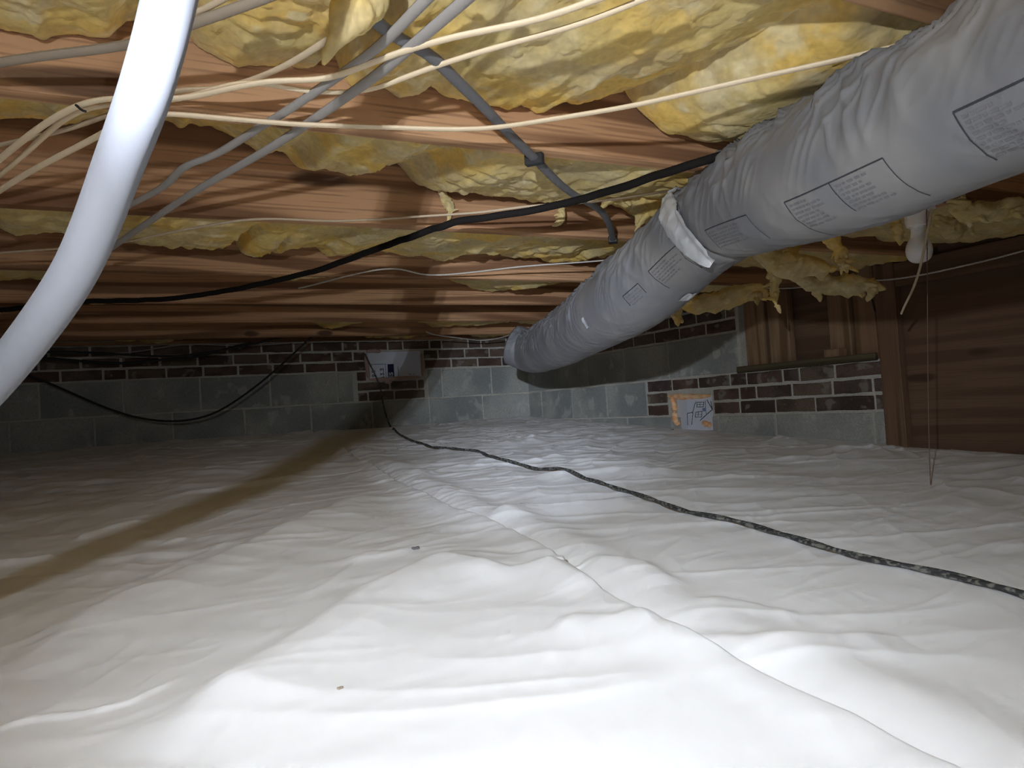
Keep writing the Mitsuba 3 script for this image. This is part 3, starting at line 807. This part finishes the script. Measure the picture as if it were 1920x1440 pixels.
cable('electric_cable', [(-60, 285), (0, 272), (70, 256), (133, 240), (200, 217), (260, 196), (330, 171), (400, 166), (470, 150), (520, 130), (562, 108), (600, 84), (640, 60)], 0.742, 'tan_cable', 0.0052, 0.0028,
      'tan cable that ends under the bright hanging flap of insulation', seg=14)
cable('electric_cable', [(-60, 130), (0, 117), (120, 100), (247, 82), (310, 62), (365, 43), (430, 20), (490, -2), (560, -30)], 0.738, 'brown_cable', 0.0075, 0.0050, 'thick brownish cable crossing behind the white pipe at the top left')
cable('electric_cable', [(360, 28), (400, 8), (440, -14)], 0.745, 'tan_cable', 0.0045, 0.0028, 'short piece of tan cable at the top edge right of the white pipe')
cable('electric_cable', [(850, -45), (790, 8), (720, 78), (660, 125), (600, 166), (520, 219), (480, 243), (400, 291), (350, 311), (320, 338), (290, 360), (240, 386), (190, 420)], 0.735, 'grey_cable', 0.0072, 0.0050,
      'left of two grey cables running from the top edge down to the left')
cable('electric_cable', [(920, -45), (870, 2), (790, 71), (720, 130), (650, 181), (560, 243), (480, 293), (380, 350), (300, 402), (240, 443), (195, 475)], 0.733, 'grey_cable', 0.0085, 0.0048,
      'right of two grey cables running from the top edge down to the left')
con = cable('conduit', [(660, -10), (705, 40), (745, 70), (800, 100), (840, 135), (900, 194), (950, 246), (1003, 298), (1050, 345), (1090, 373), (1122, 392), (1142, 420), (1150, 452)], 0.741, 'dark_grey_cable', 0.0088, 0.0062,
            'dark grey cable slanting down to the right through a black clamp', cat='cable', seg=14)


def rot_box(c, half, ax):
    b = box(-np.asarray(half), np.asarray(half), 0.0015)
    Mx = np.eye(4)
    z = np.array([0, 0, 1.0])
    ax = np.asarray(ax, float) / np.linalg.norm(ax)
    Mx[:3, 0], Mx[:3, 1], Mx[:3, 2], Mx[:3, 3] = ax, np.cross(z, ax), z, c
    b.apply_transform(Mx)
    return b


cd = at(1010, 304, Z=0.741) - at(995, 290, Z=0.741)
add('clamp', rot_box(at(1002, 299, Z=0.739), (0.007, 0.017, 0.010), cd), 'black_wire', con, label='black clamp')
add('clamp', rot_box(at(1149, 450, Z=0.741), (0.014, 0.012, 0.009), at(1150, 455, Z=0.741) - at(1146, 440, Z=0.741)), 'black_wire', con, label='black clamp')
cable('black_cable', [(-60, 585), (0, 581), (80, 572), (150, 566), (250, 564), (330, 558), (400, 549), (500, 530), (600, 505), (700, 469), (800, 434), (850, 418), (900, 409), (1000, 393), (1100, 370), (1200, 340), (1300, 308), (1380, 285, 0.728), (1430, 270, 0.743), (1448, 265, 0.746)],
      0.716, 'black_foam', 0.0085, 0.0080, 'thick black cable sagging across the ceiling from the duct to the left edge', seg=12, n=300, jig=0.006)
cable('electric_cable', [(-60, 479), (0, 474), (100, 467), (205, 458), (300, 440), (400, 421), (480, 411), (560, 412), (640, 414), (800, 405), (900, 398), (1000, 386), (1100, 379), (1200, 366), (1292, 352), (1340, 345)], 0.738, 'tan_cable', 0.0042, 0.0026,
      'thin tan cable stapled under the second joist, running to the grey duct')
cable('electric_cable', [(560, 540), (640, 520), (740, 504), (800, 515), (880, 511), (940, 504), (1000, 498), (1100, 491), (1180, 482)], 0.744, 'white_wire', 0.0040, 0.0024, 'thin pale cable between the black cable and the far part of the duct')
cable('electric_cable', [(800, 622), (830, 630), (870, 635), (905, 638), (935, 634), (965, 619)], 0.735, 'white_wire', 0.0045, 0.0035, 'short pale wire drooping under the last joist left of the duct end')


def wire_y(pts, Y, mat, r, label, name='wire', n=90):
    P = spline([at(q[0], q[1], Y=(q[2] if len(q) > 2 else Y)) for q in pts], n)
    return add(name, tube(P, r, r, 8), mat, label=label, cat='wire', smooth=40)


wire_y([(-20, 668), (60, 706), (100, 722), (150, 744), (200, 765), (250, 781), (300, 789), (350, 788), (400, 775), (450, 746), (500, 708), (545, 668), (586, 630)], 4.45, 'black_wire', 0.0055, 'black wire hanging in a low loop in front of the grey blocks at left')
wire_y([(40, 664), (120, 660), (220, 664), (290, 668), (360, 665), (430, 654), (475, 645), (530, 632), (590, 628)], 4.5, 'black_wire', 0.006, 'upper black wire of a pair strung along the brick courses at left')
wire_y([(40, 672), (140, 676), (230, 681), (300, 675), (370, 668), (440, 650), (480, 644)], 4.55, 'black_wire', 0.007, 'lower black wire of a pair strung along the brick courses at left')
wire_y([(60, 642), (130, 641), (290, 637), (400, 630), (470, 632), (540, 624), (580, 617), (660, 616)], 4.6, 'grey_cable', 0.0035, 'thin grey wire strung above the bricks at the far left')
wire_y([(150, 658), (270, 657), (350, 646), (450, 648), (560, 642), (690, 640), (780, 638)], 4.7, 'grey_cable', 0.003, 'thin grey wire along the top brick course left of the foam panel')

tie = [at(x, y, Z=0.722) for x, y in [(142, 197), (147, 201), (153, 206), (162, 209)]]
add('cable_tie', tube(spline(tie, 20), 0.0016, 0.0016, 7), 'black_wire', 'electric_cable_001', smooth=40, label='dark tie')
# twisted cable on the floor
fp = [at(684, 663, Y=WALL_Y - 0.03), at(697, 690, Y=WALL_Y - 0.05), at(712, 725, Y=WALL_Y - 0.06), at(719, 760, Y=WALL_Y - 0.07), at(727, 788, Y=WALL_Y - 0.10)]
flo = [at_floor(*q) for q in [(738, 810), (760, 831), (795, 843), (830, 851), (880, 856), (910, 866), (940, 877), (1000, 888), (1050, 899), (1100, 913), (1150, 930), (1200, 946), (1300, 976), (1400, 998), (1500, 1027), (1600, 1053), (1700, 1076), (1800, 1096), (1920, 1127), (2020, 1156), (2150, 1198)]]
fc = spline(np.vstack([fp, flo]), 420)
on = fc[:, 1] < 4.55
zz = floor_z(fc[:, 0], fc[:, 1]) + seam_part(fc[:, 0], fc[:, 1], False)
zz = np.array([zz[max(0, k - 6):k + 7].max() for k in range(len(zz))])
zz = np.convolve(np.pad(zz, 6, 'edge'), np.ones(13) / 13, 'valid') + 0.0058
blend = np.clip((4.62 - fc[:, 1]) / 0.35, 0, 1)
fc[:, 2] = np.where(blend > 0, np.maximum(fc[:, 2] * (1 - blend) + zz * blend, np.where(blend > 0.6, zz, -9)), fc[:, 2])
tw_arc = np.r_[0, np.cumsum(np.linalg.norm(np.diff(fc, axis=0), axis=1))]
tt, aa, bb = frames(fc)
fk = add('floor_cable', None, None, label='dirty black twisted cable lying across the white sheet from the white foam panel', cat='cable')
for q in range(2):
    ph = tw_arc * 22 + q * np.pi
    add('strand', tube(fc + aa * (0.0034 * np.cos(ph))[:, None] + bb * (0.0018 * np.sin(ph))[:, None], 0.0037, 0.0037, 9), 'floor_cable', fk, smooth=40)

# ------------------------------------------------------------------ foam board in the vent hole of the back wall
vf = add('foam_panel', None, None, label='white foam board with printing plugging the vent hole in the back brick wall', cat='foam board')
vy = WALL_Y - 0.004
add('board', box((1.447, vy - 0.012, 0.540), (1.822, vy + 0.03, 0.722), 0.004), 'foam_board', vf)
fx = [np.array(p) for p in ([(1.44, vy - 0.006, 0.725), (1.50, vy - 0.01, 0.727), (1.54, vy - 0.008, 0.722)], [(1.437, vy - 0.006, 0.70), (1.44, vy - 0.008, 0.63), (1.45, vy - 0.006, 0.54)],
                            [(1.45, vy - 0.006, 0.538), (1.60, vy - 0.012, 0.533), (1.70, vy - 0.01, 0.537), (1.82, vy - 0.006, 0.541)], [(1.832, vy - 0.006, 0.70), (1.836, vy - 0.008, 0.62), (1.828, vy - 0.006, 0.545)],
                            [(1.555, vy - 0.01, 0.522), (1.58, vy - 0.02, 0.515), (1.60, vy - 0.012, 0.522)])]
add('foam_edge', join([clump(p, [0.011, 0.014, 0.010], 60 + k, 0.3, 12, 18) for k, p in enumerate(fx)]), 'pink_foam', vf, smooth=True, label='pinkish bead of spray foam')


def wall_text(txt, cx, cz, capx, Y):
    """Lettering on the back wall that reads upwards."""
    m = meshkit.text_mesh(txt, capx, 0.0012, True)
    v = np.array(m.vertices)
    v[:, 0] -= v[:, 0].mean()
    v[:, 1] -= capx / 2
    # text x -> world z (up), text y -> world -x, text z -> world -y (towards the room)
    return tm(np.stack([cx - v[:, 1], Y - v[:, 2], cz + v[:, 0]], 1), m.faces)


py = vy - 0.0125
def wp(x, y):
    return at(x, y, Y=py)
a_, b_ = wp(726.5, 683), wp(739.5, 707)
add('print_block', box((a_[0], py - 0.0006, b_[2]), (b_[0], py + 0.001, a_[2])), 'navy', vf, label='dark navy printed block')
c_ = wp(733, 702)
add('printed_text', wall_text('ES', c_[0], c_[2], 0.026, py - 0.0004), 'white_print', vf, label='white letters ES')
c_ = wp(716.5, 699)
add('printed_text', wall_text('13.3', c_[0], c_[2], 0.025, py + 0.0004), 'ink', vf, label='black number 13.3')
c_ = wp(700.5, 701)
add('printed_text', wall_text('9.5', c_[0], c_[2], 0.023, py + 0.0004), 'ink', vf, label='black number 9.5')
bl = []
for p, q in (((696, 683), (724, 683)), ((723, 683), (724, 708))):
    a, b = wp(*p), wp(*q)
    bl.append(box(np.minimum(a, b) - [0.001, 0.0004, 0.001], np.maximum(a, b) + [0.001, 0.0004, 0.001]))
a, b = wp(745.5, 687), wp(748, 706)
bl.append(box((a[0], py - 0.0005, b[2]), (b[0], py + 0.001, a[2])))
for q in ((768.5, 702), (776, 702)):
    a = wp(*q)
    bl.append(box(a - [0.004, 0.0006, 0.005], a + [0.004, 0.0006, 0.005]))
for m_ in bl:
    add('print_line', m_, 'blue_print', vf, label='fine blue grey printed mark')

# ------------------------------------------------------------------ foam board in the vent hole of the right wall
vr = add('foam_panel', None, None, label='grey foam board with drawn windows and orange spray foam, low in the right wall', cat='foam board')
ny_, nz_ = 24, 18
gy, gz = np.meshgrid(np.linspace(2.945, 3.235, ny_), np.linspace(0.11, 0.292, nz_), indexing='ij')
gx = WALL_X - 0.006 - 0.012 * np.sin((gy - 2.945) / 0.29 * np.pi) + 0.010 * np.clip((gy - 3.12) / 0.12, 0, 1)
bd = np.stack([gx, gy, gz], -1)
bk = bd + [0.03, 0, 0]
v = np.vstack([bd.reshape(-1, 3), bk.reshape(-1, 3)])
n0 = ny_ * nz_
g = grid_faces(ny_, nz_)
per = np.r_[np.arange(nz_), np.arange(1, ny_) * nz_ + nz_ - 1, (ny_ - 1) * nz_ + np.arange(nz_ - 2, -1, -1), np.arange(ny_ - 2, 0, -1) * nz_]
p2 = np.roll(per, -1)
add('board', tm(v, np.vstack([g, g[:, ::-1] + n0, np.stack([per, p2, p2 + n0], 1), np.stack([per, p2 + n0, per + n0], 1)])), 'foam_board', vr)


def bx_at(y, z):
    return WALL_X - 0.006 - 0.012 * np.sin((y - 2.945) / 0.29 * np.pi) + 0.010 * np.clip((y - 3.12) / 0.12, 0, 1)


def rline(p, q, r=0.0016):
    a, b = at(*p, X=WALL_X - 0.012), at(*q, X=WALL_X - 0.012)
    n = 8
    P = a + (b - a) * np.linspace(0, 1, n)[:, None]
    P[:, 0] = bx_at(P[:, 1], P[:, 2]) - 0.0004
    return tube(P, r, r, 6)


dl = []
for p in ([(1308, 754), (1320, 754), (1319, 763), (1308, 763), (1308, 754)], [(1306, 773), (1317, 771), (1316, 782), (1305, 782), (1306, 773)], [(1290, 775), (1301, 773), (1299, 796)], [(1290, 775), (1291, 797)]):
    dl += [rline(a, b) for a, b in zip(p[:-1], p[1:])]
dl += [rline((1314, 754), (1313, 763), 0.001), rline((1308, 758.5), (1319, 758.5), 0.001), rline((1311, 772), (1310, 782), 0.001), rline((1306, 777), (1316, 777), 0.001)]
dl += [rline((1306, 753), (1300, 775)), rline((1325, 750), (1334, 768), 0.002), rline((1334, 768), (1314, 788), 0.002), rline((1334, 768), (1331, 752), 0.002), rline((1322, 751), (1324, 776), 0.0014)]
add('print_line', join(dl), 'ink', vr, label='dark printed window outlines')
P1 = [at(1318, 765, X=WALL_X - 0.012), at(1324, 771, X=WALL_X - 0.012)]
add('print_block', box((bx_at(P1[0][1], 0) - 0.0035, P1[1][1], P1[1][2]), (bx_at(P1[0][1], 0) + 0.002, P1[0][1], P1[0][2])), 'blue_print', vr, label='grey printed square')
sf = [([(1252, 743), (1275, 744), (1300, 744), (1332, 742)], [0.010, 0.015, 0.013, 0.010]), ([(1258, 745), (1264, 765), (1267, 790), (1275, 793)], [0.013, 0.013, 0.016, 0.009]), ([(1318, 793), (1326, 795), (1333, 799)], [0.012, 0.014, 0.012])]
for k, (p, r_) in enumerate(sf):
    add('spray_foam', clump([at(*q, X=WALL_X - 0.012) for q in p], r_, 80 + k, 0.35, 14, 30), 'spray_foam', vr, smooth=True, label='orange spray foam')

# ------------------------------------------------------------------ framed opening over the brick pier
add('sill_board', box((WALL_X - 0.032, 1.97, 0.3875), (WALL_X - 0.0085, 2.728, 0.4185), 0.004), 'old_wood', label='dark weathered board lying on top of the brick pier', cat='board')
for (y0, y1), lab, x in [((2.567, 2.696), 'pale short stud at the left end of the framed opening', 0.0), ((2.432, 2.551), 'reddish short stud, second from the left in the framed opening', 0.004),
                         ((2.122, 2.228), 'third short stud of the framed opening, with a pale block at its foot', 0.02), ((1.992, 2.09), 'rightmost short stud of the framed opening beside the post', 0.006)]:
    s = add('stud', box((WALL_X + 0.012 + x, y0, 0.394), (WALL_X + 0.052 + x, y1, 0.80), 0.003), 'stud_wood', label=lab, cat='stud', group='short studs in the framed opening')
add('wood_block', box((WALL_X - 0.004, 2.125, 0.394), (WALL_X + 0.011, 2.235, 0.452), 0.003), 'stud_wood', label='small pale wood block at the foot of a stud in the framed opening', cat='block')
add('sheathing', box((WALL_X + 0.08, 1.95, 0.415), (WALL_X + 0.095, 2.72, 0.80)), 'panel_wood', label='dark plywood closing the framed opening behind the studs', cat='board')
add('post', box((WALL_X - 0.03, 1.865, -0.05), (WALL_X + 0.01, 1.952, 0.80), 0.003), 'post_wood', label='upright wooden post at the end of the brick pier', cat='post')
add('access_panel', box((WALL_X + 0.012, 0.2, 0.0), (WALL_X + 0.03, 1.955, 0.80)), 'panel_wood', label='dark brown plywood panel at the right behind the hanging string', cat='panel')
add('header_board', box((WALL_X - 0.028, 0.2, 0.66), (WALL_X + 0.011, 1.864, 0.75), 0.003), 'panel_wood', label='dark wooden board along the top of the plywood panel', cat='board')

# ------------------------------------------------------------------ bulb
bt = at(1717, 391, Z=JZ)
lk = add('ceiling_light', None, None, label='white porcelain lamp holder with a bare round bulb under the joists at the right', cat='lamp')
bp = bt + [0, 0, -0.002]
add('mount_block', box((bp[0] - 0.06, JOISTS[2] + 0.03, JZ + 0.0), (bp[0] + 0.06, bp[1] + 0.06, JZ + 0.038), 0.003), 'joist_wood', lk)
add('base_plate', lathe([[0, 0.002], [0.045, 0.002], [0.047, -0.004], [0.034, -0.008], [0.030, -0.010], [0, -0.010]], bp, 36), 'porcelain', lk, smooth=35)
add('socket', lathe([[0, -0.008], [0.029, -0.008], [0.0285, -0.030], [0.0265, -0.044], [0.0245, -0.046], [0, -0.046]], bp, 36), 'porcelain', lk, smooth=35)
prof = [[0, -0.044], [0.0165, -0.044], [0.0165, -0.060], [0.018, -0.070], [0.0225, -0.080], [0.028, -0.090], [0.0312, -0.100], [0.0322, -0.110], [0.031, -0.120], [0.027, -0.130], [0.020, -0.1375], [0.010, -0.1415], [0.0, -0.1425]]
pr = np.array(prof)
prs = CubicSpline(np.arange(len(pr) - 1), pr[1:])(np.linspace(0, len(pr) - 2, 60))
prs[:, 0] = np.maximum(prs[:, 0], 0)
add('bulb', lathe(np.vstack([pr[:1], prs]), bp, 40), 'bulb_glass', lk, smooth=40, label='round frosted white bulb')
cp = [at(1748, 392, D=1.75), at(1738, 440, D=1.76), at(1728, 490, D=1.8), at(1717, 528, D=1.86), at(1703, 560, D=2.0), at(1690, 588, D=2.14)]
ck = add('pull_cord', tube(spline(cp, 60), 0.0032, 0.0032, 8), 'cord', smooth=40, label='tan cord hanging past the bulb down to the post', cat='cord')
sp = at(1741, 862, X=1.84)
st = at(1738, 400, X=1.84)
add('string', tube(spline([[st[0], st[1], 0.74], (st * 0.66 + sp * 0.34), (st * 0.3 + sp * 0.7), [sp[0], sp[1], floor_z(np.array([sp[0]]), np.array([sp[1]]))[0] + 0.004]], 50), 0.0012, 0.0012, 7), 'dark_string', smooth=40,
    label='thin dark string hanging straight down to the floor right of the bulb', cat='string')
wr = [at(x, y, X=WALL_X - 0.05) for x, y in [(1430, 539), (1510, 538), (1590, 529), (1640, 526), (1680, 523), (1740, 513), (1800, 500), (1860, 486), (1920, 470), (1990, 452)]]
add('wire', tube(spline(wr, 80), 0.0030, 0.0030, 8), 'white_wire', smooth=40, label='thin pale wire stretched along the top of the right plywood panel', cat='wire')
bw = [at(x, y, X=WALL_X - 0.012) for x, y in [(1634, 555), (1640, 580), (1652, 602), (1668, 611)]]
add('wire', tube(spline(bw, 40), 0.003, 0.003, 8), 'black_wire', smooth=40, label='short black wire curling beside the post near the framed opening', cat='wire')

# ------------------------------------------------------------------ small litter on the sheet
for (x, y), r_, lab in [((781, 1051), 0.005, 'tiny dark bit of debris on the white sheet left of centre'), ((640, 1320), 0.0022, 'speck of dirt on the near white sheet'), ((1262, 814), 0.006, 'dark speck on the sheet below the right foam panel')]:
    p = at_floor(x, y)
    z = floor_z(np.array([p[0]]), np.array([p[1]]))[0] + float(seam_part(np.array([p[0]]), np.array([p[1]]), p[0] < seam_x(p[1]))[0])
    add('debris', clump([(p[0] - r_ * 1.5, p[1], z + r_ * 0.3), (p[0] + r_ * 1.5, p[1] + r_ * 0.6, z + r_ * 0.5)], [r_, r_ * 0.7], 91, 0.4, 10, 12, 0.6), 'brown_cable' if r_ < 0.003 else 'dark_grey_cable', smooth=True, label=lab, cat='debris')

sc_p = np.array([at(x, y, Y=yy) for x, y, yy in [(-40, 846, 4.86), (20, 850, 4.82), (88, 858, 4.75), (40, 868, 4.70), (-40, 878, 4.62)]])
cen = sc_p.mean(0)
top_ = np.vstack([sc_p, cen + [0, 0, 0.006]])
bot_ = top_ - [0, 0, 0.004]
n5 = np.arange(5)
m5 = (n5 + 1) % 5
scrap_f = np.vstack([np.stack([n5, m5, n5 * 0 + 5], 1), np.stack([m5 + 6, n5 + 6, n5 * 0 + 11], 1), np.stack([n5, n5 + 6, m5 + 6], 1), np.stack([n5, m5 + 6, m5], 1)])
add('plastic_scrap', tm(np.vstack([top_, bot_]), scrap_f), 'sheet', label='pale scrap of plastic lying at the foot of the back wall at the left edge', cat='plastic scrap')
